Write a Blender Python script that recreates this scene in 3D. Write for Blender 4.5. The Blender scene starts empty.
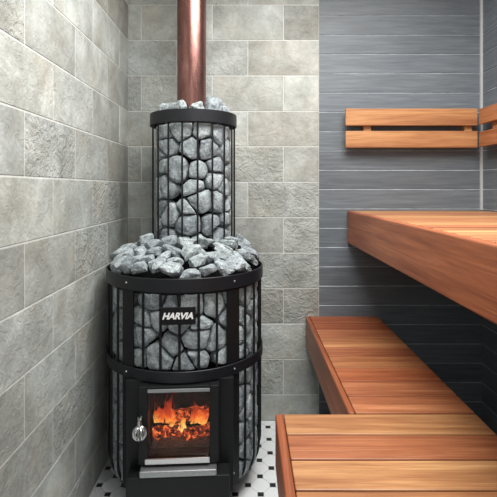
import bpy, bmesh, math, random
from mathutils import Vector, Matrix, noise
random.seed(11)
PI = math.pi
SC = bpy.context.scene
COL = SC.collection

# ------------------------------------------------------------------ layout
F_PX = 452.0            # focal length in pixels (497 px frame)
H = 1.165               # camera height
YB = 2.26               # back wall
XL, XR = -0.6025, 1.1675
ZC = 2.32               # ceiling
YF = -1.15              # wall behind the camera
TILE_X = 0.3525         # where the tiles end and the boards begin

# ------------------------------------------------------------------ mesh helpers
class MB:
    def __init__(self):
        self.bm = bmesh.new()
    def box(self, x0, x1, y0, y1, z0, z1, bev=0.0, seg=2):
        t = bmesh.new()
        bmesh.ops.create_cube(t, size=1.0)
        for v in t.verts:
            v.co = Vector(((x0+x1)/2 + v.co.x*(x1-x0), (y0+y1)/2 + v.co.y*(y1-y0), (z0+z1)/2 + v.co.z*(z1-z0)))
        if bev > 0:
            bmesh.ops.bevel(t, geom=list(t.edges), offset=bev, segments=seg, profile=0.5, affect='EDGES')
        self.merge(t)
        return self
    def merge(self, t):
        me = bpy.data.meshes.new('tmp'); t.to_mesh(me); t.free()
        self.bm.from_mesh(me); bpy.data.meshes.remove(me)
    def quad(self, pts, mi=0):
        f = self.bm.faces.new([self.bm.verts.new(p) for p in pts]); f.material_index = mi
        return f
    def tube(self, pts, r, n=10, cap=True):
        pts = [Vector(p) for p in pts]
        rings = []
        up0 = None
        for i, p in enumerate(pts):
            if i == 0: d = pts[1]-pts[0]
            elif i == len(pts)-1: d = pts[-1]-pts[-2]
            else: d = (pts[i+1]-pts[i-1])
            d.normalize()
            if up0 is None:
                up0 = d.orthogonal().normalized()
            u = (up0 - d*up0.dot(d)).normalized(); up0 = u
            w = d.cross(u)
            rr = r[i] if isinstance(r, (list, tuple)) else r
            rings.append([self.bm.verts.new(p + u*math.cos(2*PI*k/n)*rr + w*math.sin(2*PI*k/n)*rr) for k in range(n)])
        for a, b in zip(rings, rings[1:]):
            for k in range(n):
                self.bm.faces.new([a[k], a[(k+1) % n], b[(k+1) % n], b[k]])
        if cap:
            self.bm.faces.new(list(reversed(rings[0]))); self.bm.faces.new(rings[-1])
        return self
    def lathe(self, prof, n=64, a0=0.0, a1=2*PI, closed=False, cx=0, cy=0):
        """revolve a profile [(r,z)...]; angle 0 points to -Y, positive to +X"""
        full = abs(a1-a0-2*PI) < 1e-6
        m = n if full else n+1
        cols = []
        for k in range(m):
            a = a0 + (a1-a0)*k/n
            cols.append([self.bm.verts.new((cx+r*math.sin(a), cy-r*math.cos(a), z)) for r, z in prof])
        L = len(prof)
        for k in range(n):
            c, d = cols[k], cols[(k+1) % m]
            for i in range(L if closed else L-1):
                j = (i+1) % L
                self.bm.faces.new([c[i], d[i], d[j], c[j]])
        if not full and closed:
            self.bm.faces.new(cols[0]); self.bm.faces.new(list(reversed(cols[-1])))
        return self
    def band(self, r0, r1, z0, z1, n=96, a0=0.0, a1=2*PI):
        b = min(0.0012, (r1-r0)*0.3)
        return self.lathe([(r0, z0), (r1-b, z0), (r1, z0+b), (r1, z1-b), (r1-b, z1), (r0, z1)], n, a0, a1, closed=True)
    def build(self, name, mat, parent=None, origin=None, smooth=False, loc=None):
        bm = self.bm
        bmesh.ops.remove_doubles(bm, verts=list(bm.verts), dist=1e-7)
        bmesh.ops.recalc_face_normals(bm, faces=list(bm.faces))
        o = Vector(origin) if origin is not None else Vector((0, 0, 0))
        if origin is not None:
            for v in bm.verts: v.co -= o
        me = bpy.data.meshes.new(name)
        if smooth:
            for f in bm.faces: f.smooth = True
        bm.to_mesh(me); bm.free()
        for m in (mat if isinstance(mat, (list, tuple)) else [mat]): me.materials.append(m)
        if smooth:
            try: me.set_sharp_from_angle(angle=math.radians(40))
            except Exception: pass
        ob = bpy.data.objects.new(name, me); COL.objects.link(ob)
        if parent is not None: ob.parent = parent
        if loc is not None: ob.location = loc
        elif origin is not None and parent is None: ob.location = o
        return ob

def tag(o, label, cat, group=None, kind=None):
    o['label'] = label; o['category'] = cat
    if group: o['group'] = group
    if kind: o['kind'] = kind
    return o
def empty(name, loc, rz=0.0):
    o = bpy.data.objects.new(name, None); COL.objects.link(o)
    o.location = loc; o.rotation_euler = (0, 0, rz); o.empty_display_size = 0.05
    return o
def copy_part(o, parent, loc=None, rz=None):
    c = o.copy(); COL.objects.link(c); c.parent = parent
    if loc is not None: c.location = loc
    if rz is not None: c.rotation_euler = (0, 0, rz)
    return c
def structure(o, label=None):
    o['kind'] = 'structure'
    if label: o['label'] = label
    return o

# ------------------------------------------------------------------ materials
class NT:
    def __init__(self, name):
        self.m = bpy.data.materials.new(name); self.m.use_nodes = True
        self.t = self.m.node_tree; self.b = self.t.nodes['Principled BSDF']
        self.out = self.t.nodes['Material Output']
    def n(self, typ, **kw):
        nd = self.t.nodes.new(typ)
        for k, v in kw.items():
            if k in nd.bl_rna.properties: setattr(nd, k, v)
            else: nd.inputs[k.replace('_', ' ')].default_value = v
        return nd
    def l(self, a, b): self.t.links.new(a, b)
    def coords(self, scale=(1, 1, 1), rnd=0.0):
        tc = self.n('ShaderNodeTexCoord'); mp = self.n('ShaderNodeMapping')
        mp.inputs['Scale'].default_value = scale
        self.l(tc.outputs['Object'], mp.inputs['Vector'])
        if rnd:
            oi = self.n('ShaderNodeObjectInfo'); mu = self.n('ShaderNodeMath', operation='MULTIPLY')
            mu.inputs[1].default_value = rnd; self.l(oi.outputs['Random'], mu.inputs[0])
            self.l(mu.outputs[0], mp.inputs['Location'])
        return mp.outputs[0]
    def noise(self, vec, scale, detail=5, rough=0.6, dist=0.0):
        nd = self.n('ShaderNodeTexNoise')
        nd.inputs['Scale'].default_value = scale; nd.inputs['Detail'].default_value = detail
        nd.inputs['Roughness'].default_value = rough; nd.inputs['Distortion'].default_value = dist
        self.l(vec, nd.inputs['Vector'])
        return nd.outputs['Fac']
    def ramp(self, fac, stops):
        nd = self.n('ShaderNodeValToRGB'); e = nd.color_ramp.elements
        e[0].position, e[0].color = stops[0][0], (*stops[0][1], 1)
        e[1].position, e[1].color = stops[-1][0], (*stops[-1][1], 1)
        for p, c in stops[1:-1]:
            x = e.new(p); x.color = (*c, 1)
        self.l(fac, nd.inputs['Fac'])
        return nd.outputs['Color']
    def mix(self, fac, a, b, mode='MIX'):
        nd = self.n('ShaderNodeMix', data_type='RGBA', blend_type=mode)
        for s, v in ((nd.inputs[0], fac), (nd.inputs[6], a), (nd.inputs[7], b)):
            if hasattr(v, 'is_linked'): self.l(v, s)
            elif isinstance(v, (int, float)): s.default_value = v
            else: s.default_value = (*v, 1)
        return nd.outputs[2]
    def math(self, op, a, b=0.0):
        nd = self.n('ShaderNodeMath', operation=op)
        for s, v in ((nd.inputs[0], a), (nd.inputs[1], b)):
            if hasattr(v, 'is_linked'): self.l(v, s)
            else: s.default_value = v
        return nd.outputs[0]
    def bump(self, h, strength=0.4, dist=0.01):
        nd = self.n('ShaderNodeBump')
        nd.inputs['Distance'].default_value = dist
        if hasattr(strength, 'is_linked'): self.l(strength, nd.inputs['Strength'])
        else: nd.inputs['Strength'].default_value = strength
        self.l(h, nd.inputs['Height']); self.l(nd.outputs[0], self.b.inputs['Normal'])
    def set(self, **kw):
        for k, v in kw.items():
            s = self.b.inputs[k.replace('_', ' ')]
            if hasattr(v, 'is_linked'): self.l(v, s)
            elif isinstance(v, tuple) and len(v) == 3: s.default_value = (*v, 1)
            else: s.default_value = v
        return self

def mat_plain(name, col, rough=0.5, metal=0.0, spec=0.5, nscale=0, namt=0.0):
    t = NT(name); t.set(Base_Color=col, Roughness=rough, Metallic=metal, Specular_IOR_Level=spec)
    if nscale:
        v = t.coords(); f = t.noise(v, nscale, 6)
        lo = tuple(c*(1-namt) for c in col); hi = tuple(min(1, c*(1+namt)) for c in col)
        t.set(Base_Color=t.ramp(f, [(0.3, lo), (0.7, hi)]))
        t.bump(f, 0.15, 0.002)
    return t.m

def mat_tile(name):
    t = NT(name)
    at = t.n('ShaderNodeAttribute', attribute_name='tint')
    sp = t.n('ShaderNodeSeparateColor'); t.l(at.outputs['Color'], sp.inputs[0])
    tc = t.n('ShaderNodeTexCoord')
    off = t.n('ShaderNodeVectorMath', operation='MULTIPLY_ADD')
    t.l(at.outputs['Color'], off.inputs[0]); off.inputs[1].default_value = (17, 23, 31); t.l(tc.outputs['Object'], off.inputs[2])
    vec = off.outputs[0]
    cloud = t.noise(vec, 7, 6, 0.62, 0.4)
    fine = t.noise(vec, 55, 8, 0.7)
    base = t.ramp(cloud, [(0.28, (0.265, 0.275, 0.258)), (0.5, (0.38, 0.402, 0.388)), (0.72, (0.52, 0.552, 0.540))])
    warm = t.mix(sp.outputs[0], (0.80, 0.79, 0.77), (1.12, 1.14, 1.13))
    c = t.mix(1.0, base, warm, 'MULTIPLY')
    brown = t.ramp(t.noise(vec, 3.2, 4), [(0.45, (1, 1, 1)), (0.75, (0.98, 0.89, 0.80))])
    c = t.mix(0.8, c, brown, 'MULTIPLY')
    fr = t.ramp(fine, [(0.3, (0.78, 0.78, 0.78)), (0.7, (1.15, 1.15, 1.15))])
    c = t.mix(0.55, c, fr, 'MULTIPLY')
    t.set(Base_Color=c, Roughness=0.62, Specular_IOR_Level=0.35)
    # chiselled relief: stronger on some tiles
    rel = t.noise(vec, 26, 5, 0.6, 1.6)
    hgt = t.math('ADD', rel, t.math('MULTIPLY', fine, 0.35))
    st = t.math('ADD', t.math('MULTIPLY', sp.outputs[1], 0.70), 0.30)
    t.bump(hgt, st, 0.012)
    return t.m

def mat_board(name):
    t = NT(name)
    tc = t.n('ShaderNodeTexCoord')
    at = t.n('ShaderNodeAttribute', attribute_name='tint')
    off = t.n('ShaderNodeVectorMath', operation='MULTIPLY_ADD')
    t.l(at.outputs['Color'], off.inputs[0]); off.inputs[1].default_value = (17, 23, 3); t.l(tc.outputs['Object'], off.inputs[2])
    mp = t.n('ShaderNodeMapping'); mp.inputs['Scale'].default_value = (2.2, 2.2, 40)
    t.l(off.outputs[0], mp.inputs['Vector'])
    g = t.noise(mp.outputs[0], 2.2, 6, 0.6, 0.5)
    c = t.ramp(g, [(0.3, (0.092, 0.107, 0.122)), (0.55, (0.128, 0.147, 0.165)), (0.75, (0.165, 0.187, 0.205))])
    sp = t.n('ShaderNodeSeparateColor'); t.l(at.outputs['Color'], sp.inputs[0])
    c = t.mix(1.0, c, t.mix(sp.outputs[0], (0.88, 0.88, 0.88), (1.1, 1.1, 1.1)), 'MULTIPLY')
    t.set(Base_Color=c, Roughness=0.5, Specular_IOR_Level=0.45)
    t.bump(g, 0.18, 0.004)
    return t.m

def mat_wood(name, axis):
    t = NT(name)
    s = [26, 26, 26]; s[axis] = 1.5
    v = t.coords(tuple(s), rnd=60.0)
    g = t.noise(v, 1.0, 6, 0.62, 0.8)
    s2 = [9, 9, 9]; s2[axis] = 0.7
    g2 = t.noise(t.coords(tuple(s2), rnd=37.0), 1.0, 3, 0.5, 0.6)
    s3 = [220, 220, 220]; s3[axis] = 5
    g3 = t.noise(t.coords(tuple(s3), rnd=11.0), 1.0, 3, 0.6)
    c = t.ramp(g, [(0.25, (0.215, 0.072, 0.033)), (0.5, (0.375, 0.160, 0.075)), (0.75, (0.54, 0.275, 0.138))])
    c = t.mix(0.8, c, t.ramp(g2, [(0.3, (0.66, 0.50, 0.44)), (0.7, (1.22, 1.20, 1.14))]), 'MULTIPLY')
    c = t.mix(0.5, c, t.ramp(g3, [(0.35, (0.58, 0.52, 0.50)), (0.6, (1.10, 1.10, 1.10))]), 'MULTIPLY')
    oi = t.n('ShaderNodeObjectInfo')
    c = t.mix(1.0, c, oi.outputs['Color'], 'MULTIPLY')
    t.set(Base_Color=c, Roughness=0.42, Specular_IOR_Level=0.45)
    t.bump(g3, 0.12, 0.002)
    return t.m

def mat_stone(name):
    t = NT(name)
    v = t.coords((1, 1, 1), rnd=40.0)
    a = t.noise(v, 34, 7, 0.72, 0.4); b = t.noise(v, 130, 7, 0.8)
    c = t.ramp(a, [(0.28, (0.14, 0.164, 0.177)), (0.5, (0.305, 0.345, 0.364)), (0.72, (0.53, 0.585, 0.61))])
    c = t.mix(0.75, c, t.ramp(b, [(0.34, (0.34, 0.34, 0.35)), (0.5, (1, 1, 1)), (0.66, (1.6, 1.6, 1.58))]), 'MULTIPLY')
    oi = t.n('ShaderNodeObjectInfo')
    c = t.mix(1.0, c, t.ramp(oi.outputs['Random'], [(0.0, (0.78, 0.78, 0.80)), (0.5, (1.0, 1.0, 1.0)), (1.0, (1.22, 1.22, 1.18))]), 'MULTIPLY')
    t.set(Base_Color=c, Roughness=0.85, Specular_IOR_Level=0.3)
    t.bump(t.math('ADD', a, t.math('MULTIPLY', b, 0.6)), 0.75, 0.009)
    return t.m

M = {}
M['tile'] = mat_tile('stone_tile')
M['grout'] = mat_plain('grout', (0.56, 0.57, 0.55), 0.9, nscale=60, namt=0.12)
M['board'] = mat_board('grey_board')
M['board_edge'] = mat_plain('board_pale_edge', (0.36, 0.395, 0.42), 0.45, nscale=14, namt=0.35)  # paler colour for the upper chamfer of each board
M['wood_x'] = mat_wood('alder_grain_across', 0)
M['wood_y'] = mat_wood('alder_grain_along', 1)
M['stone'] = mat_stone('peridotite')
M['black'] = mat_plain('black_enamel', (0.007, 0.0075, 0.0085), 0.5, 0.0, 0.28, nscale=120, namt=0.25)
M['black_matt'] = mat_plain('black_iron', (0.007, 0.007, 0.008), 0.8, 0.0, 0.2, nscale=90, namt=0.3)
M['ring'] = mat_plain('ring_enamel', (0.010, 0.011, 0.014), 0.42, 0.0, 0.35, nscale=120, namt=0.2)
M['steel'] = mat_plain('brushed_steel', (0.62, 0.62, 0.62), 0.28, 1.0, nscale=200, namt=0.08)
M['dull_steel'] = mat_plain('dull_steel', (0.34, 0.35, 0.36), 0.45, 0.9, nscale=150, namt=0.12)
M['white_tile'] = mat_plain('white_porcelain', (0.74, 0.77, 0.78), 0.35, 0, 0.5, nscale=30, namt=0.05)
M['black_tile'] = mat_plain('black_porcelain', (0.014, 0.014, 0.017), 0.35, 0, 0.5, nscale=30, namt=0.2)
M['floor_grout'] = mat_plain('floor_grout', (0.46, 0.47, 0.48), 0.9, nscale=80, namt=0.15)
M['trim'] = mat_plain('pale_trim', (0.42, 0.44, 0.45), 0.5, nscale=40, namt=0.06)
M['ceiling'] = mat_plain('ceiling_paint', (0.62, 0.61, 0.58), 0.8, nscale=15, namt=0.05)
M['front'] = mat_plain('front_wall_paint', (0.30, 0.29, 0.28), 0.8, nscale=15, namt=0.05)
M['white_letter'] = mat_plain('white_lettering', (0.85, 0.85, 0.85), 0.4, nscale=90, namt=0.04)
M['brick'] = mat_plain('sooty_firebrick', (0.016, 0.012, 0.011), 0.9, nscale=40, namt=0.5)
M['ash'] = mat_plain('wood_ash', (0.20, 0.185, 0.18), 0.95, nscale=90, namt=0.45)
M['ledger'] = mat_plain('dark_stained_wood', (0.030, 0.022, 0.018), 0.7, nscale=40, namt=0.3)

def mat_copper():
    t = NT('oxidised_copper')
    v = t.coords((9, 9, 1.6)); f = t.noise(v, 2.5, 6, 0.65, 0.6)
    c = t.ramp(f, [(0.3, (0.13, 0.060, 0.052)), (0.55, (0.23, 0.112, 0.096)), (0.8, (0.40, 0.23, 0.20))])
    t.set(Base_Color=c, Metallic=0.85, Roughness=t.math('ADD', t.math('MULTIPLY', f, 0.16), 0.20))
    t.bump(f, 0.05, 0.003)
    return t.m
M['copper'] = mat_copper()

def mat_glass():
    t = NT('stove_glass')
    tr = t.n('ShaderNodeBsdfTransparent'); tr.inputs[0].default_value = (0.93, 0.92, 0.90, 1)
    gl = t.n('ShaderNodeBsdfGlossy'); gl.inputs['Roughness'].default_value = 0.06; gl.inputs[0].default_value = (0.8, 0.8, 0.8, 1)
    fr = t.n('ShaderNodeFresnel'); fr.inputs['IOR'].default_value = 1.25
    mx = t.n('ShaderNodeMixShader'); t.l(fr.outputs[0], mx.inputs[0]); t.l(tr.outputs[0], mx.inputs[1]); t.l(gl.outputs[0], mx.inputs[2])
    t.l(mx.outputs[0], t.out.inputs[0])
    return t.m
M['glass'] = mat_glass()

def mat_flame():
    """burning gas: hot yellow low in the tongue, orange then red at the tip; thin and torn"""
    t = NT('flame')
    tc = t.n('ShaderNodeTexCoord'); sep = t.n('ShaderNodeSeparateXYZ'); t.l(tc.outputs['Generated'], sep.inputs[0])
    v = t.coords((75, 75, 34), rnd=20); nz = t.noise(v, 1.0, 5, 0.62, 1.0)
    hgt = t.math('ADD', sep.outputs['Z'], t.math('MULTIPLY', t.math('SUBTRACT', nz, 0.5), 0.9))
    c = t.ramp(hgt, [(0.08, (1.0, 0.66, 0.20)), (0.24, (1.0, 0.33, 0.05)), (0.42, (0.85, 0.09, 0.02)), (0.85, (0.36, 0.022, 0.014))])
    em = t.n('ShaderNodeEmission'); t.l(c, em.inputs[0])
    st = t.ramp(hgt, [(0.0, (1.0,)*3), (0.30, (0.62,)*3), (0.55, (0.30,)*3), (0.95, (0.16,)*3)])
    t.l(t.math('MULTIPLY', st, 2.1), em.inputs[1])
    tr = t.n('ShaderNodeBsdfTransparent'); mx = t.n('ShaderNodeMixShader')
    al = t.math('MULTIPLY', t.ramp(nz, [(0.40, (0.0,)*3), (0.62, (1,)*3)]), 0.9)
    t.l(al, mx.inputs[0]); t.l(tr.outputs[0], mx.inputs[1]); t.l(em.outputs[0], mx.inputs[2])
    t.l(mx.outputs[0], t.out.inputs[0])
    return t.m
M['flame'] = mat_flame()

def mat_log():
    t = NT('burning_log')
    v = t.coords((1, 1, 1), rnd=9); f = t.noise(v, 75, 6, 0.68, 0.8)
    t.set(Base_Color=t.ramp(f, [(0.35, (0.015, 0.011, 0.010)), (0.6, (0.10, 0.055, 0.045)), (0.75, (0.30, 0.24, 0.22))]), Roughness=0.95)
    t.l(t.ramp(f, [(0.34, (1.0, 0.42, 0.10)), (0.42, (0.75, 0.10, 0.02)), (0.50, (0.12, 0.008, 0.003)), (0.58, (0, 0, 0))]), t.b.inputs['Emission Color'])
    t.b.inputs['Emission Strength'].default_value = 1.3
    t.bump(f, 0.8, 0.01)
    return t.m
M['log'] = mat_log()

# ------------------------------------------------------------------ room
def add_tint(me, per_face):
    at = me.color_attributes.new('tint', 'FLOAT_COLOR', 'CORNER')
    for p in me.polygons:
        c = per_face[p.index]
        for li in p.loop_indices: at.data[li].color = (*c, 1)

class RawMesh:
    """faces with a material slot and a per-face tint, kept in order"""
    def __init__(self): self.v = []; self.f = []; self.m = []; self.t = []
    def face(self, pts, mi, tint):
        i = len(self.v); self.v += [tuple(p) for p in pts]; self.f.append(tuple(range(i, i+len(pts)))); self.m.append(mi); self.t.append(tint)
    def build(self, name, mats):
        me = bpy.data.meshes.new(name); me.from_pydata(self.v, [], self.f)
        for m in mats: me.materials.append(m)
        me.polygons.foreach_set('material_index', self.m)
        add_tint(me, self.t); me.update()
        o = bpy.data.objects.new(name, me); COL.objects.link(o)
        return o

TW, TH, TZ0 = 0.355, 0.177, 1.195
def tile_wall(rm, u0, u1, z0, z1, even_joint, odd_joint, P, rnd, wonky=None):
    """P(u, z, d) -> point, d = height above grout plane; flip winding handled by caller"""
    rm.face([P(u0, z0, 0), P(u1, z0, 0), P(u1, z1, 0), P(u0, z1, 0)], 0, (0.5, 0.5, 0.5))
    k0 = math.floor((z0-TZ0)/TH); k1 = math.ceil((z1-TZ0)/TH)
    g, hgt, bv = 0.0017, 0.0014, 0.0022
    for k in range(k0, k1):
        a, b = max(z0, TZ0+k*TH), min(z1, TZ0+(k+1)*TH)
        if b-a < 0.015: continue
        j = even_joint if k % 2 == 0 else odd_joint
        i0 = math.floor((u0-j)/TW); i1 = math.ceil((u1-j)/TW)
        for i in range(i0, i1):
            c, d = max(u0, j+i*TW), min(u1, j+(i+1)*TW)
            if d-c < 0.012: continue
            tint = (rnd.random(), 1.0 if rnd.random() < 0.3 else rnd.random()*0.35, rnd.random())
            A = [(c+g, a+g), (d-g, a+g), (d-g, b-g), (c+g, b-g)]
            B = [(c+g+bv, a+g+bv), (d-g-bv, a+g+bv), (d-g-bv, b-g-bv), (c+g+bv, b-g-bv)]
            rm.face([P(*q, hgt) for q in B], 1, tint)
            for e in range(4):
                f = (e+1) % 4
                rm.face([P(*A[e], 0), P(*A[f], 0), P(*B[f], hgt), P(*B[e], hgt)], 1, tint)

BP, BZ0 = 0.0965, 1.1600
def board_wall(rm, u0, u1, z0, z1, P, rnd, mi):
    k0 = math.floor((z0-BZ0)/BP); k1 = math.ceil((z1-BZ0)/BP)
    th, gv, gd = 0.012, 0.0022, 0.006
    for k in range(k0, k1):
        a, b = max(z0, BZ0+k*BP), min(z1, BZ0+(k+1)*BP)
        if b-a < 0.006: continue
        t = (rnd.random(), rnd.random(), rnd.random())
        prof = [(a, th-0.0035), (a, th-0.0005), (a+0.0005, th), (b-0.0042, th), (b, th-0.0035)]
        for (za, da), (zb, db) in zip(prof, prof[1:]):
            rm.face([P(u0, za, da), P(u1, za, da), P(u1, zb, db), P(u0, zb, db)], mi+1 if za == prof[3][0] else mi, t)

rnd = random.Random(5)
# left wall: u = y, normal +X
rm = RawMesh()
tile_wall(rm, YF, YB, 0, ZC, 1.215, 1.3925, lambda u, z, d: (XL+d, u, z), rnd)
o = rm.build('wall_left', [M['grout'], M['tile']]); structure(o)
# back wall: tiles on the left, grey boards on the right
rm = RawMesh()
tile_wall(rm, XL, TILE_X, 0, ZC, TILE_X-0.1775, TILE_X, lambda u, z, d: (u, YB-d, z), rnd)
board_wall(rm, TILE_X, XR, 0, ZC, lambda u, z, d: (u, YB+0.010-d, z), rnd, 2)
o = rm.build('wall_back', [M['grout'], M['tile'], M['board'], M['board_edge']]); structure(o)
rm = RawMesh()
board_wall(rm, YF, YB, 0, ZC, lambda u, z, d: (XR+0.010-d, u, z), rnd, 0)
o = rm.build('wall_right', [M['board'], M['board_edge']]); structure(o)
# walls' outer skins
structure(MB().box(XL-0.06, XR+0.06, YF-0.05, YF, 0, ZC).build('wall_front', M['front']))
structure(MB().box(XL-0.06, XR+0.06, YF-0.05, YB+0.06, ZC, ZC+0.05).build('ceiling', M['ceiling']))
structure(MB().box(XR-0.012, XR-0.0005, YB-0.012, YB-0.0005, 1.055, ZC).build('trim_1', M['trim']))

# floor: white octagons with small black squares
rm = RawMesh()
rm.face([(XL-0.05, YF-0.05, 0), (XR+0.05, YF-0.05, 0), (XR+0.05, YB+0.05, 0), (XL-0.05, YB+0.05, 0)], 0, (0.5,)*3)
AX, AY = 0.0485, 0.0538
OX, OY = -0.002, 1.771
dx, dy, fh, gp = 0.0118, 0.0118, 0.0010, 0.0006
def clipx(p): return (min(max(p[0], XL+0.001), XR-0.001), min(max(p[1], YF+0.001), YB-0.001), p[2])
for i in range(-14, 26):
    for j in range(-58, 14):
        if (i+j) % 2: continue
        x, y = OX+i*AX, OY+j*AY
        if not (XL-0.03 < x < XR+0.03 and YF-0.03 < y < YB+0.03): continue
        inside = XL+dx < x < XR-dx and YF+dy < y < YB-dy
        if inside:
            s = dx-gp
            rm.face([(x-s, y-s, fh), (x+s, y-s, fh), (x+s, y+s, fh), (x-s, y+s, fh)], 2, (0.5,)*3)
        # octagon centre sits one step to the right of the dot
        cx, cy = x+AX, y
        L, Tt = AX-dx, AY-dy
        g = gp*1.5
        pts = [(cx-AX+dx+g, cy-dy+g*0.4), (cx-dx+g*0.4, cy-AY+dy+g), (cx+dx-g*0.4, cy-AY+dy+g), (cx+AX-dx-g, cy-dy+g*0.4),
               (cx+AX-dx-g, cy+dy-g*0.4), (cx+dx-g*0.4, cy+AY-dy-g), (cx-dx+g*0.4, cy+AY-dy-g), (cx-AX+dx+g, cy+dy-g*0.4)]
        if cx < XL-0.03 or cx > XR+0.03 or cy > YB+0.03: continue
        rm.face([clipx((a, b, fh)) for a, b in pts], 1, (0.5,)*3)
o = rm.build('floor', [M['floor_grout'], M['white_tile'], M['black_tile']]); structure(o)

# ------------------------------------------------------------------ benches
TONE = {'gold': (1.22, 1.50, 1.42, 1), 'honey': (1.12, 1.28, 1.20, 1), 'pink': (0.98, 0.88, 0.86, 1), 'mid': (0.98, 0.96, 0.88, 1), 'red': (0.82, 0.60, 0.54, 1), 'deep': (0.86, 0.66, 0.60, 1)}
def slat_row(parent, x0, x1, y_edges, ztop, th, base, tones):
    """slats running across; the first is built, the rest are copies"""
    proto = None
    for ii, (ya, yb) in enumerate(y_edges):
        cx, cy = (x0+x1)/2, (ya+yb)/2
        loc = (cx-base[0], cy-base[1], ztop-th/2-base[2])
        if proto is None:
            hx, hy = (x1-x0)/2, (yb-ya)/2
            proto = o = MB().box(-hx, hx, -hy, hy, -th/2, th/2, 0.003, 2).build('slat', M['wood_x'], parent, loc=loc)
        else:
            o = copy_part(proto, parent, loc)
        o.color = TONE[tones[ii % len(tones)]]
def part_box(name, mat, parent, base, x0, x1, y0, y1, z0, z1, bev=0.003, seg=2, tone='mid'):
    c = ((x0+x1)/2, (y0+y1)/2, (z0+z1)/2)
    o = MB().box(x0-c[0], x1-c[0], y0-c[1], y1-c[1], z0-c[2], z1-c[2], bev, seg).build(
        name, mat, parent, loc=(c[0]-base[0], c[1]-base[1], c[2]-base[2]))
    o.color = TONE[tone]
    return o

PIT, GAP = 0.1085, 0.0045
def edges(y0, n, pit=PIT): return [(y0+i*pit+GAP/2, y0+(i+1)*pit-GAP/2) for i in range(n)]

# lower bench along the right side
b = (0.47, 1.77, 0.0)
lb = empty('lower_bench', b)
tag(lb, 'low reddish wooden slatted bench below the tall bench, running back to the wall', 'bench')
slat_row(lb, 0.3055, 0.645, edges(1.284, 9, 0.1082), 0.525, 0.026, b, ['pink', 'pink', 'red', 'mid', 'pink', 'mid', 'pink', 'red', 'red'])
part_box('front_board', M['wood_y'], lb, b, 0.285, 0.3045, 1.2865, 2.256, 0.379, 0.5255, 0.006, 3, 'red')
for x in (0.40, 0.60): part_box('support_rail', M['ledger'], lb, b, x, x+0.035, 1.30, 2.255, 0.44, 0.4985)
for x in (0.50, 0.60):
    for y in (1.34, 2.19): part_box('leg', M['ledger'], lb, b, x, x+0.035, y, y+0.045, 0.0, 0.4395)

# bench in the foreground
b = (0.37, 0.86, 0.0)
fb = empty('front_bench', b)
tag(fb, 'golden wooden slatted bench nearest the viewer, at the bottom right', 'bench')
slat_row(fb, 0.1, 0.645, edges(1.282-8*PIT, 8), 0.525, 0.026, b, ['honey', 'gold', 'mid', 'gold', 'honey', 'gold', 'pink', 'gold'])  # tones hold wood variation plus this bench's stronger light, put into the colour
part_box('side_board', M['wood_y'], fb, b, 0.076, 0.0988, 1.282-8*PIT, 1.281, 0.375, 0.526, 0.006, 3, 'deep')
for y in (0.46, 1.24): part_box('support_rail', M['ledger'], fb, b, 0.11, 0.63, y, y+0.035, 0.44, 0.4985)
for x in (0.14, 0.60):
    for y in (0.46, 1.235): part_box('leg', M['ledger'], fb, b, x, x+0.04, y, y+0.04, 0.0, 0.4395)

# upper bench
b = (0.83, 1.25, 0.892)
ub = empty('upper_bench', b)
tag(ub, 'high wooden slatted bench fixed along the dark wall, with a deep front board', 'bench')
slat_row(ub, 0.5165, 1.163, edges(2.253-20*PIT, 20), 1.052, 0.028, b, ['gold', 'honey', 'mid', 'gold', 'honey', 'pink'])
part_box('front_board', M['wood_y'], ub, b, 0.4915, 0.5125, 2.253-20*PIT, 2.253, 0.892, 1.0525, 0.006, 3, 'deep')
part_box('ledger', M['ledger'], ub, b, 1.12, 1.1672, 0.12, 2.25, 0.93, 1.0235)
part_box('ledger', M['ledger'], ub, b, 0.55, 0.585, 0.12, 2.25, 0.93, 1.0235)

# back rests
b = (0.7975, 2.21, 1.36)
br = empty('backrest', b)
tag(br, 'two-slat wooden backrest mounted on the grey boards of the back wall', 'backrest')
part_box('slat', M['wood_x'], br, b, 0.473, 1.116, 2.199, 2.221, 1.469, 1.552, 0.003, 2, 'honey')
part_box('slat', M['wood_x'], br, b, 0.473, 1.116, 2.199, 2.221, 1.361, 1.443, 0.003, 2, 'honey')
for x in (0.566, 1.062): part_box('spacer', M['wood_x'], br, b, x, x+0.037, 2.2215, 2.258, 1.375, 1.54, 0.002, 2, 'honey')
b = (1.12, 1.2, 1.36)
br2 = empty('backrest', b)
tag(br2, 'two-slat wooden backrest on the right wall, cut by the photo edge', 'backrest')
part_box('slat', M['wood_y'], br2, b, 1.103, 1.125, 0.15, 2.165, 1.469, 1.543, 0.003)
part_box('slat', M['wood_y'], br2, b, 1.103, 1.125, 0.15, 2.165, 1.361, 1.433, 0.003)
for y in (0.4, 1.2, 2.05): part_box('spacer', M['wood_y'], br2, b, 1.1255, 1.1672, y, y+0.037, 1.375, 1.53, 0.002)

# ------------------------------------------------------------------ stove
SX, SY, ROT = -0.255, 1.85, math.radians(3.5)
R = 0.313
st = empty('sauna_stove', (SX, SY, 0), ROT)
tag(st, 'black round wood-burning sauna stove with stone-filled cage and glass door', 'stove')
MB().band(R-0.005, R, 0.808, 0.855).build('top_ring', M['ring'], st, smooth=True)
MB().band(R-0.005, R, 0.500, 0.538).build('middle_ring', M['ring'], st, smooth=True)
MB().band(0.195, 0.215, 0.030, 0.046).build('bottom_ring', M['black'], st, smooth=True)
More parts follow.
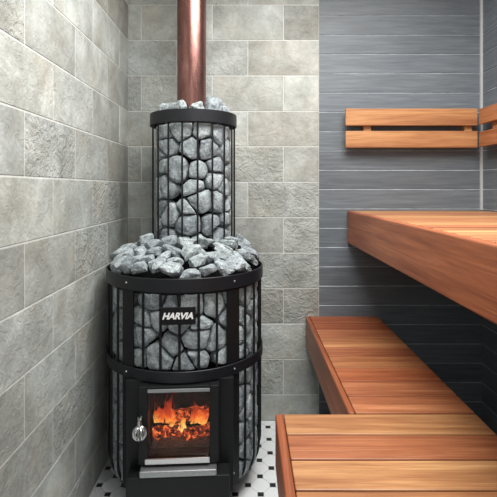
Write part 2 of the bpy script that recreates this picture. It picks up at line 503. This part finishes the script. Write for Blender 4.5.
# cage bars
bar_pts = [(0, -(R-0.0105), 0.84), (0, -(R-0.0105), 0.16)]
for k in range(1, 8):
    a = k/8*PI/2
    bar_pts.append((0, -(R-0.0105-0.10*(1-math.cos(a))), 0.16-0.115*math.sin(a)))
bar_pts.append((0, -0.205, 0.045))
P_ANG = 37.5
angs = [-25, -12.5, 0, 12.5, 25]
front_short = set(angs)
n_side = 23; stepa = (360-2*P_ANG)/n_side
side = [P_ANG+stepa*i for i in range(1, n_side)]
proto = MB().tube(bar_pts, 0.0048, 8).build('bar', M['black'], st, smooth=True)
proto.rotation_euler = (0, 0, math.radians(side[0]))
for a in side[1:]: copy_part(proto, st, rz=math.radians(a))
short = MB().tube([(0, -(R-0.0105), 0.84), (0, -(R-0.0105), 0.50)], 0.0048, 8).build('bar', M['black'], st, smooth=True)
short.rotation_euler = (0, 0, math.radians(angs[0]))
for a in angs[1:]: copy_part(short, st, rz=math.radians(a))
# broad posts
hw = 0.028/R
post = MB().lathe([(R-0.0115, 0.10), (R-0.0055, 0.10), (R-0.0055, 0.84), (R-0.0115, 0.84)], 8, -hw, hw, closed=True).build('post', M['black'], st)
post.rotation_euler = (0, 0, math.radians(-P_ANG)); copy_part(post, st, rz=math.radians(P_ANG))
# bolts
def bolt_mesh():
    m = MB(); m.lathe([(0.0001, 0.0035), (0.003, 0.003), (0.0042, 0.001), (0.0042, -0.002)], 12); return m
bolt = bolt_mesh().build('bolt', M['dull_steel'], st, smooth=True)
def bolt_at(o, ang, z, r):
    a = math.radians(ang)
    o.location = (r*math.sin(a), -r*math.cos(a), z); o.rotation_euler = (PI/2, 0, a)
bolt_at(bolt, -P_ANG, 0.832, R)
for ang, z, r in ((P_ANG, 0.832, R), (-P_ANG, 0.519, R), (P_ANG, 0.519, R), (P_ANG, 0.145, R-0.005), (-P_ANG, 0.145, R-0.005)):
    bolt_at(copy_part(bolt, st), ang, z, r)
# inner drum and its top
m = MB(); m.lathe([(0.0, 0.80), (0.222, 0.80), (0.222, 0.505)], 64)
m.lathe([(0.222, 0.505), (0.222, 0.06)], 48, math.radians(52), math.radians(308))
m.lathe([(0.0, 0.06), (0.222, 0.06), (0.215, 0.0), (0.0, 0.0)], 48)
m.build('firebox', M['black_matt'], st, smooth=True)
MB().lathe([(0.292, 0.795), (0.292, 0.801), (0.12, 0.885), (0.0, 0.885)], 64).build('stone_tray', M['black_matt'], st, smooth=True)
# front panel with the opening
GX, GZ0, GZ1 = 0.1035, 0.253, 0.477
m = MB()
m.box(-0.187, -GX-0.004, -0.278, -0.254, 0.10, 0.50, 0.002); m.box(GX+0.004, 0.187, -0.278, -0.254, 0.10, 0.50, 0.002)
m.box(-GX-0.004, GX+0.004, -0.278, -0.254, 0.10, GZ0-0.004); m.box(-GX-0.004, GX+0.004, -0.278, -0.254, GZ1+0.004, 0.50)
m.box(-0.187, -0.1868, -0.255, -0.14, 0.10, 0.50); m.box(0.1868, 0.187, -0.255, -0.14, 0.10, 0.50)
m.build('front_panel', M['black'], st)
# fire chamber (open to the front)
m = MB(); x0, x1, y0, y1, z0, z1 = -0.125, 0.125, -0.2535, -0.06, 0.215, 0.492
m.box(x0-0.01, x0, y0, y1, z0, z1); m.box(x1, x1+0.01, y0, y1, z0, z1); m.box(x0, x1, y1-0.01, y1, z0, z1)
m.box(x0, x1, y0, y1-0.01, z0-0.01, z0); m.box(x0, x1, y0, y1-0.01, z1, z1+0.01)
m.build('fire_chamber', M['brick'], st)
# door
D0, D1 = -0.322, -0.279
m = MB(); W = 0.136
m.box(-W, -GX, D0, D1, 0.232, 0.494, 0.003); m.box(GX, W, D0, D1, 0.232, 0.494, 0.003)
m.box(-GX, GX, D0, D1, 0.232, GZ0, 0.002); m.box(-GX, GX, D0, D1, GZ1, 0.494, 0.002)
door = m.build('door', M['black'], st)
MB().box(-GX, GX, D0+0.004, D0+0.008, GZ0, GZ1).build('glass_pane', M['glass'], door)
o = MB().box(-GX-0.001, GX+0.001, D0-0.005, D0-0.0002, GZ1-0.001, GZ1+0.010, 0.0012).build('glazing_strip', M['dull_steel'], door); o['label'] = 'dull steel strip above the glass'
o = MB().box(-GX-0.010, GX+0.001, D0-0.007, D0-0.0002, GZ0-0.017, GZ0+0.001, 0.002).build('glazing_strip', M['steel'], door); o['label'] = 'bright steel strip below the glass'
# coiled steel handle
m = MB()
hx, hz = -0.126, 0.357
m.tube([(hx, D0+0.002, hz+0.038), (hx, D0-0.020, hz+0.036), (hx, D0-0.030, hz+0.026)], 0.0042, 8)
m.tube([(hx-0.002, D0-0.028, hz+0.030), (hx-0.004, D0-0.030, hz+0.052)], [0.004, 0.0025], 8)
for k in range(6):
    ph = k*PI/6
    loop = []
    for i in range(25):
        a = 2*PI*i/24
        px = 0.0215*math.sin(a)
        loop.append((hx+px*math.cos(ph), D0-0.032+px*math.sin(ph), hz+0.0215*math.cos(a)))
    m.tube(loop, 0.0026, 7, cap=False)
m.lathe([(0.0, 0.026), (0.007, 0.025), (0.008, 0.034), (0.005, 0.040), (0.0, 0.040)], 14, cx=hx, cy=D0-0.032)
for v in m.bm.verts:
    pass
hd = m
for v in hd.bm.verts:
    if v.co.z < 0.1: v.co.z += hz
o = hd.build('handle', M['steel'], door, smooth=True); o['label'] = 'shiny coiled steel handle'
# ash drawer under the door
m = MB(); m.box(-0.172, 0.172, -0.350, -0.279, 0.022, 0.205, 0.004); 
dr = m.build('ash_drawer', M['black'], st)
m = MB(); m.box(-0.128, 0.128, -0.352, -0.300, 0.2055, 0.226, 0.004)
o = m.build('ledge', M['dull_steel'], dr); o['label'] = 'dull grey metal ledge'
# base plate
MB().lathe([(0.0, 0.0), (0.20, 0.0), (0.20, 0.03), (0.0, 0.03)], 48).build('base_plate', M['black_matt'], st, smooth=True)
# name plate
pl = MB().box(-0.064, 0.056, -R-0.006, -R+0.002, 0.701, 0.760, 0.002).build('name_plate', M['black_matt'], st)
cu = bpy.data.curves.new('lettering', 'FONT'); cu.body = 'HARVIA'; cu.size = 0.0335; cu.shear = 0.28; cu.extrude = 0.0008
cu.offset = 0.0014; cu.align_x = 'CENTER'; cu.align_y = 'CENTER'; cu.space_character = 0.98
to = bpy.data.objects.new('lettering_src', cu); COL.objects.link(to)
bpy.context.view_layer.update()
dg = bpy.context.evaluated_depsgraph_get()
tme = bpy.data.meshes.new_from_object(to.evaluated_get(dg)); bpy.data.objects.remove(to)
xs = [v.co.x for v in tme.vertices]; ys = [v.co.y for v in tme.vertices]
cx, cy = (min(xs)+max(xs))/2, (min(ys)+max(ys))/2
kx, ky = 0.104/(max(xs)-min(xs)), 0.0225/(max(ys)-min(ys))
for v in tme.vertices:
    x, y, z = v.co
    v.co = (-0.004+(x-cx)*kx, -R-0.0068-z, 0.7315+(y-cy)*ky)
tme.materials.clear(); tme.materials.append(M['white_letter']); tme.name = 'lettering'
o = bpy.data.objects.new('lettering', tme); COL.objects.link(o); o.parent = pl; o['label'] = 'white slanted maker lettering'

# ------------------------------------------------------------------ tall stone cage round the flue
CX, CY, CR = -0.240, 1.98, 0.188
cg = empty('stone_cage', (CX, CY, 0.86), math.radians(2))
tag(cg, 'tall narrow black wire cage of stones standing on the stove around the flue', 'stone cage')
ZB = 0.86
MB().band(CR-0.006, CR, 1.430-ZB, 1.481-ZB, 80).build('top_ring', M['ring'], cg, smooth=True)
MB().band(CR-0.012, CR-0.002, 0.872-ZB, 0.884-ZB, 80).build('bottom_ring', M['black'], cg, smooth=True)
rb = CR-0.0105
proto = MB().tube([(0, -rb, 0.878-ZB), (0, -rb, 1.45-ZB)], 0.0040, 8).build('bar', M['black'], cg, smooth=True)
proto.rotation_euler = (0, 0, math.radians(-10))
for i in range(1, 18): copy_part(proto, cg, rz=math.radians(-10+20*i))
MB().lathe([(0.0, 1.43-ZB), (0.092, 1.43-ZB), (0.092, 0.0255), (0.0, 0.0255)], 48).build('flue_sleeve', M['black_matt'], cg, smooth=True)

fl = MB().lathe([(0.0, 1.432), (0.0632, 1.432), (0.0632, ZC-0.001), (0.0, ZC-0.001)], 64, cx=0, cy=0).build('flue_pipe', M['copper'], smooth=True)
fl.location = (CX-0.009, CY, 0)
tag(fl, 'reddish copper flue pipe rising from the stone cage to the ceiling', 'pipe')

# ------------------------------------------------------------------ stones
ico = bmesh.new(); bmesh.ops.create_icosphere(ico, subdivisions=3, radius=1.0)
ICO_V = [v.co.normalized() for v in ico.verts]; ICO_F = [tuple(v.index for v in f.verts) for f in ico.faces]; ico.free()

def rock(rn, cell, depth, put, rough=0.085, sq=0.42, cuts=7, off=(0.86, 1.15)):
    """one boulder: cell(ux,uy) gives the free reach in the packing plane, put(a,b,c) maps to space"""
    seed = Vector((rn.uniform(0, 90), rn.uniform(0, 90), rn.uniform(0, 90)))
    planes = []
    for _ in range(cuts):
        n = Vector((rn.gauss(0, 1), rn.gauss(0, 1), rn.gauss(0, 0.8))).normalized(); planes.append((n, rn.uniform(*off)))
    pts = []
    for d in ICO_V:
        p = math.hypot(d.x, d.y)
        ux, uy = (d.x/p, d.y/p) if p > 1e-6 else (1.0, 0.0)
        q = Vector((ux*p**sq, uy*p**sq, math.copysign(abs(d.z)**sq, d.z)))
        for n, off in planes:
            e = q.dot(n)
            lim = off*1.08
            if e > lim: q = q - n*(e-lim)*0.92
        nz = noise.noise(q*1.5+seed)*rough + noise.noise(q*4.5+seed)*rough*0.45 + noise.noise(q*9+seed)*rough*0.55
        q = q*(1.0+nz-rough*0.2)
        pp = math.hypot(q.x, q.y)
        if pp > 1e-6:
            t = cell(q.x/pp, q.y/pp); a, b = q.x*t, q.y*t
        else: a = b = 0.0
        pts.append(put(a, b, q.z*depth))
    c = sum((Vector(p) for p in pts), Vector())/len(pts)
    me = bpy.data.meshes.new('sauna_stone')
    me.from_pydata([Vector(p)-c for p in pts], [], ICO_F); me.materials.append(M['stone']); me.update()
    o = bpy.data.objects.new('sauna_stone', me); o.location = c; COL.objects.link(o)
    return o

def cell_fn(site, others, extra=(), gap=0.003, p=18.0, cap=0.06):
    """rounded Voronoi cell of a site: reach in direction u; extra = (nx, ny, distance) half planes"""
    hp = []
    for q in others:
        ex, ey = q[0]-site[0], q[1]-site[1]; L = math.hypot(ex, ey)
        w = (site[4]-q[4])*0.38 if len(site) > 4 else 0.0
        if 1e-9 < L < 0.28: hp.append((ex/L, ey/L, max(0.006, L/2*(1+w)-gap)))
    hp += list(extra)
    def f(ux, uy):
        s = (1/cap)**p
        for nx, ny, d in hp:
            k = (ux*nx+uy*ny)/d
            if k > 0: s += k**p
        return s**(-1/p)
    return f

ORD = ['first', 'second', 'third', 'fourth', 'fifth', 'sixth', 'seventh', 'eighth', 'ninth', 'tenth', 'eleventh', 'twelfth',
       'thirteenth', 'fourteenth', 'fifteenth', 'sixteenth', 'seventeenth', 'eighteenth', 'nineteenth', 'twentieth']
def nth(i, n, end):
    return end if i == n-1 and n > 1 else ORD[i]

def drum_stones(rn, cx, cy, rot, rc, depth, z0, z1, rows, pitch, a_lo, a_hi, where, group, vis=74, gap=0.0018, jit=0.36):
    """stones packed behind the bars of a round cage"""
    sites = []
    rh = (z1-z0)/rows
    for r in range(rows):
        n = max(1, round((a_hi-a_lo)*rc/pitch)); off = (r % 2)*0.5
        for k in range(-1, n+2):
            a = a_lo+(k+off)*(a_hi-a_lo)/n + rn.uniform(-jit, jit)*pitch/rc
            z = z1-(r+0.5)*rh + rn.uniform(-jit, jit)*rh*(0.9 if 0 < r < rows-1 else 0.55)
            sites.append((a*rc, z, r, a, rn.uniform(-0.5, 0.5)))
    seen = {}
    made = []
    lo, hi = a_lo*rc, a_hi*rc
    for i, s in enumerate(sites):
        if not (a_lo <= s[3] <= a_hi): continue
        oth = [q for j, q in enumerate(sites) if j != i and (a_lo <= q[3] <= a_hi)]
        ex = [(0, 1, max(0.008, z1-s[1]-0.001)), (0, -1, max(0.008, s[1]-z0-0.001))]
        ex += [(-1, 0, max(0.008, s[0]-lo)+0.012), (1, 0, max(0.008, hi-s[0])+0.012)]
        cf = cell_fn(s, oth, ex, gap)
        push = rn.uniform(-0.004, 0.002)
        def put(a, b, c, s=s, push=push):
            th = (s[0]+a)/rc + rot; rr = rc+push+c
            return (cx+rr*math.sin(th), cy-rr*math.cos(th), s[1]+b)
        o = rock(rn, cf, depth, put)
        made.append((o, s[2], s[3]))
        if abs(math.degrees(s[3]+rot)) < vis: seen.setdefault(s[2], []).append((s[3], o))
    vis_set = set()
    for r, lst in seen.items():
        lst.sort(key=lambda t: t[0])
        for i, (a, o) in enumerate(lst):
            row = 'top row' if r == 0 else ('bottom row' if r == rows-1 else ORD[r]+' row down')
            pos = 'leftmost' if i == 0 and len(lst) > 1 else ('rightmost' if i == len(lst)-1 and len(lst) > 1 else ORD[i]+' from left')
            if len(lst) == 1: pos = 'only one in view'
            tag(o, f'grey stone, {where}, {row}, {pos}', 'stone', group); vis_set.add(o.name)
    for o, r, a in made:
        if o.name not in vis_set:
            tag(o, f'grey stone, {where}, round the {"left" if a < 0 else "right"} side towards the wall', 'stone', group)
    return made

rn = random.Random(21)
rad = math.radians
drum_stones(rn, SX, SY, ROT, 0.261, 0.034, 0.530, 0.803, 4, 0.080, rad(-112), rad(112), 'wide cage above the door', 'stones in the wide cage above the door')
drum_stones(rn, SX, SY, ROT, 0.261, 0.034, 0.085, 0.490, 6, 0.076, rad(44), rad(112), 'cage right of the fire door', 'stones right of the fire door', vis=80)
drum_stones(rn, SX, SY, ROT, 0.261, 0.034, 0.085, 0.490, 6, 0.076, rad(-112), rad(-44), 'cage left of the fire door', 'stones left of the fire door', vis=80)
drum_stones(rn, CX, CY, rad(2), 0.134, 0.033, 0.915, 1.432, 7, 0.080, rad(-125), rad(125), 'tall upper cage', 'stones in the tall upper cage', vis=70)

# heap on top of the stove
def heap(rn):
    sites = []
    tries = 0
    RO = 0.296
    while tries < 14000:
        tries += 1
        x, y = rn.uniform(-RO, RO), rn.uniform(-RO, RO)
        r = math.hypot(x, y)
        wx, wy = SX+x, SY+y
        dc = math.hypot(wx-CX, wy-CY)-CR
        if r > RO-0.017 or dc < 0.018: continue
        if all(math.hypot((x-q[0])/1.55, y-q[1]) > 0.0405 for q in sites): sites.append((x, y))
    res = []
    def hgt(x, y):
        d = max(0.0, RO-math.hypot(x, y)); dc = max(0.0, math.hypot(SX+x-CX, SY+y-CY)-CR)
        t = d/(d+dc+1e-6)
        return 0.853+0.102*t**0.75
    for i, s in enumerate(sites):
        r = math.hypot(*s); ex = []
        ex.append((s[0]/r, s[1]/r, RO-r+0.004))
        vx, vy = CX-SX-s[0], CY-SY-s[1]; L = math.hypot(vx, vy); ex.append((vx/L, vy/L, max(0.012, L-CR-0.002)))
        cf = cell_fn(s, sites[:i]+sites[i+1:], ex, -0.001, 9.0, 0.060)
        tx, ty = rn.uniform(-0.28, 0.28), rn.uniform(-0.42, 0.12); dz = rn.uniform(-0.006, 0.014)
        h0 = hgt(*s)
        gx = (hgt(s[0]+0.01, s[1])-hgt(s[0]-0.01, s[1]))/0.02; gy = (hgt(s[0], s[1]+0.01)-hgt(s[0], s[1]-0.01))/0.02
        gx = max(-0.7, min(0.7, gx)); gy = max(-0.6, min(0.6, gy))
        def put(a, b, c):
            return (SX+s[0]+a-gx*c*0.5, SY+s[1]+b-gy*c*0.5, h0+dz+(gx*0.75+tx)*a+(gy*0.75+ty)*b+c)
        o = rock(rn, cf, rn.uniform(0.016, 0.025), put, rough=0.13, sq=0.50, cuts=12, off=(0.62, 0.98))
        res.append((o, s, r))
    # rows by depth, counted from the front rim
    front = [t for t in res if t[1][1] < 0.10]
    back = [t for t in res if t[1][1] >= 0.10]
    names = ['along the front rim', 'second row behind the rim', 'third row behind the rim',
             'fourth row behind the rim', 'row below the tall cage', 'row beside the tall cage', 'rearmost visible row']
    def row_of(s):
        rr = math.hypot(*s)
        return min(5, int((RO-rr)/0.055)) if s[1] < -0.02 else 6
    groups = {}
    for o, s, r in front: groups.setdefault(row_of(s), []).append((s[0], o))
    for k, lst in groups.items():
        lst.sort(key=lambda t: t[0])
        for i, (x, o) in enumerate(lst):
            pos = 'leftmost' if i == 0 and len(lst) > 1 else ('rightmost' if i == len(lst)-1 and len(lst) > 1 else ORD[i]+' from left')
            tag(o, f'rough grey stone heaped on the stove, {names[k]}, {pos}', 'stone', 'stones heaped on the stove top')
    for o, s, r in back:
        tag(o, f'rough grey stone heaped on the stove behind the {"left" if s[0] < 0.01 else "right"} flank of the tall cage', 'stone', 'stones heaped on the stove top')
heap(random.Random(8))

# stones peeping over the tall cage round the pipe
rn = random.Random(4)
N = 10
lst = []
for i in range(N):
    a = rad(-92+i*36+rn.uniform(-4, 4)); rr = 0.121
    sx, sy = CX+rr*math.sin(a), CY-rr*math.cos(a)
    ra, rbz = rn.uniform(0.028, 0.036), rn.uniform(0.036, 0.060)
    t = rn.uniform(-0.3, 0.3)
    def put(p, q, c, a=a, sx=sx, sy=sy, t=t):
        p, q = p*math.cos(t)-q*math.sin(t), p*math.sin(t)+q*math.cos(t)
        return (sx+math.cos(a)*p+math.sin(a)*c, sy+math.sin(a)*p-math.cos(a)*c, 1.491+q+(rbz-0.043))
    o = rock(rn, cell_fn((0, 0), [], [(1, 0, ra), (-1, 0, ra), (0, 1, rbz), (0, -1, rbz)], 0, 6.0, 0.06), 0.040, put, rough=0.16, sq=0.62, cuts=12, off=(0.6, 1.0))
    if math.cos(a) > -0.2: lst.append((sx, o))
    else: tag(o, 'grey stone on top of the tall cage, behind the flue pipe', 'stone', 'stones on top of the tall cage')
lst.sort(key=lambda t: t[0])
for i, (x, o) in enumerate(lst):
    pos = 'leftmost' if i == 0 else ('rightmost' if i == len(lst)-1 else ORD[i]+' from left')
    tag(o, f'grey stone peeping over the tall cage rim by the pipe, {pos}', 'stone', 'stones on top of the tall cage')

# ------------------------------------------------------------------ fire
def to_world(x, y, z):
    v = Matrix.Rotation(ROT, 3, 'Z') @ Vector((x, y, z)); return Vector((SX, SY, 0))+v
rn = random.Random(3)
# ash bed
m = MB(); nx, ny = 26, 14
gx = [[None]*ny for _ in range(nx)]
for i in range(nx):
    for j in range(ny):
        x = -0.118+0.236*i/(nx-1); y = -0.249+0.165*j/(ny-1)
        z = 0.2155+0.020+0.008*noise.noise(Vector((x*30, y*30, 1)))+0.005*noise.noise(Vector((x*90, y*90, 1)))
        if i in (0, nx-1) or j in (0, ny-1): z = 0.2152
        gx[i][j] = m.bm.verts.new(to_world(x, y, z))
for i in range(nx-1):
    for j in range(ny-1): m.bm.faces.new([gx[i][j], gx[i+1][j], gx[i+1][j+1], gx[i][j+1]])
ash = m.build('ash_bed', M['ash'], smooth=True)
tag(ash, 'grey ash and embers on the floor of the fire chamber', 'ash', kind='stuff')
def log(p0, p1, r, label):
    a, b_ = Vector(to_world(*p0)), Vector(to_world(*p1))
    c = (a+b_)/2
    m = MB(); n = 12
    pts = [(a+(b_-a)*k/n)-c for k in range(n+1)]
    m.tube(pts, [r*(0.82 if k in (0, n) else 1.0)*(1+0.10*noise.noise(Vector((k*0.7, r*90, 0)))) for k in range(n+1)], 14)
    for v in m.bm.verts:
        v.co += Vector((noise.noise(v.co*60+c*9), noise.noise(v.co*60+c*9+Vector((5, 0, 0))), noise.noise(v.co*60+c*9+Vector((0, 7, 0)))))*r*0.28
    o = m.build('log', M['log'], smooth=True); o.location = c
    tag(o, label, 'log', 'logs burning behind the glass')
log((-0.108, -0.185, 0.268), (-0.005, -0.160, 0.262), 0.022, 'charred log glowing at the left behind the stove glass')
log((0.012, -0.205, 0.264), (0.108, -0.165, 0.268), 0.020, 'charred log glowing at the right behind the stove glass')
log((-0.085, -0.110, 0.286), (0.095, -0.105, 0.296), 0.024, 'charred log lying across at the back of the fire')
# flames: one uncountable body of tongues
m = MB()
def tongue(x, y, z, h, w, lean, sd):
    n, k = 14, 12
    pts, rs = [], []
    for i in range(n+1):
        t = i/n
        pts.append((x+lean*t*t+0.14*h*math.sin(t*5+sd)*t, y+0.05*h*math.sin(t*4+sd*2)*t, z+h*t))
        rs.append(max(0.0006, w*(math.sin(min(1, t*1.15+0.22)*PI)**0.9*(1-t*0.35))))
    m.tube([to_world(*p) for p in pts], rs, k)
spots = []
for _ in range(13): spots.append((rn.uniform(-0.098, -0.030), rn.uniform(-0.19, -0.145), rn.uniform(0.288, 0.312), rn.uniform(0.05, 0.115), rn.uniform(0.006, 0.015), rn.uniform(-0.015, 0.015)))
for _ in range(5): spots.append((rn.uniform(-0.020, 0.010), rn.uniform(-0.20, -0.14), rn.uniform(0.270, 0.285), rn.uniform(0.022, 0.055), rn.uniform(0.005, 0.010), rn.uniform(-0.006, 0.006)))
for _ in range(10): spots.append((rn.uniform(0.036, 0.096), rn.uniform(-0.19, -0.145), rn.uniform(0.286, 0.310), rn.uniform(0.045, 0.105), rn.uniform(0.006, 0.013), rn.uniform(-0.012, 0.012)))
for x, y, z, h, w, lean in spots:
    tongue(x, y, z, h, w, lean, rn.uniform(0, 6))
for v in m.bm.verts:
    v.co += Vector((noise.noise(v.co*70), 0, noise.noise(v.co*70+Vector((9, 0, 0)))))*0.009
fire = m.build('fire', M['flame'], smooth=True)
tag(fire, 'orange and yellow flames burning behind the stove glass', 'fire', kind='stuff')

# ------------------------------------------------------------------ light
def area(name, loc, target, size, energy, col=(1, 1, 1), sy=None):
    l = bpy.data.lights.new(name, 'AREA'); l.energy = energy; l.color = col; l.size = size
    if sy: l.shape = 'RECTANGLE'; l.size_y = sy
    o = bpy.data.objects.new(name, l); COL.objects.link(o); o.location = loc
    o.rotation_euler = (Vector(target)-Vector(loc)).to_track_quat('-Z', 'Y').to_euler()
    return o
area('ceiling_light', (0.34, 1.12, ZC-0.02), (0.34, 1.12, 0), 1.05, 60, (1.0, 0.985, 0.955))
area('front_fill_light', (0.1, YF+0.05, 1.5), (0.0, 2.0, 0.9), 1.1, 12, (0.97, 0.97, 1.0), 1.2)  # unseen fill added behind the camera to brighten the front
w = bpy.data.worlds.new('world'); SC.world = w; w.use_nodes = True
w.node_tree.nodes['Background'].inputs[0].default_value = (0.75, 0.8, 0.85, 1)
w.node_tree.nodes['Background'].inputs[1].default_value = 0.15

# ------------------------------------------------------------------ camera
cam = bpy.data.cameras.new('camera'); cam.sensor_width = 36.0; cam.lens = 36.0*F_PX/497.0
cam.shift_y = -60.5/497.0; cam.clip_start = 0.02
co = bpy.data.objects.new('camera', cam); COL.objects.link(co)
co.location = (0, 0, H); co.rotation_euler = (PI/2, 0, 0); SC.camera = co
SC.view_settings.view_transform = 'Standard'; SC.view_settings.look = 'None'
SC.view_settings.exposure = 0.0; SC.view_settings.gamma = 1.0; SC.view_settings.use_curve_mapping = False
SC.cycles.max_bounces = 8; SC.cycles.transparent_max_bounces = 24
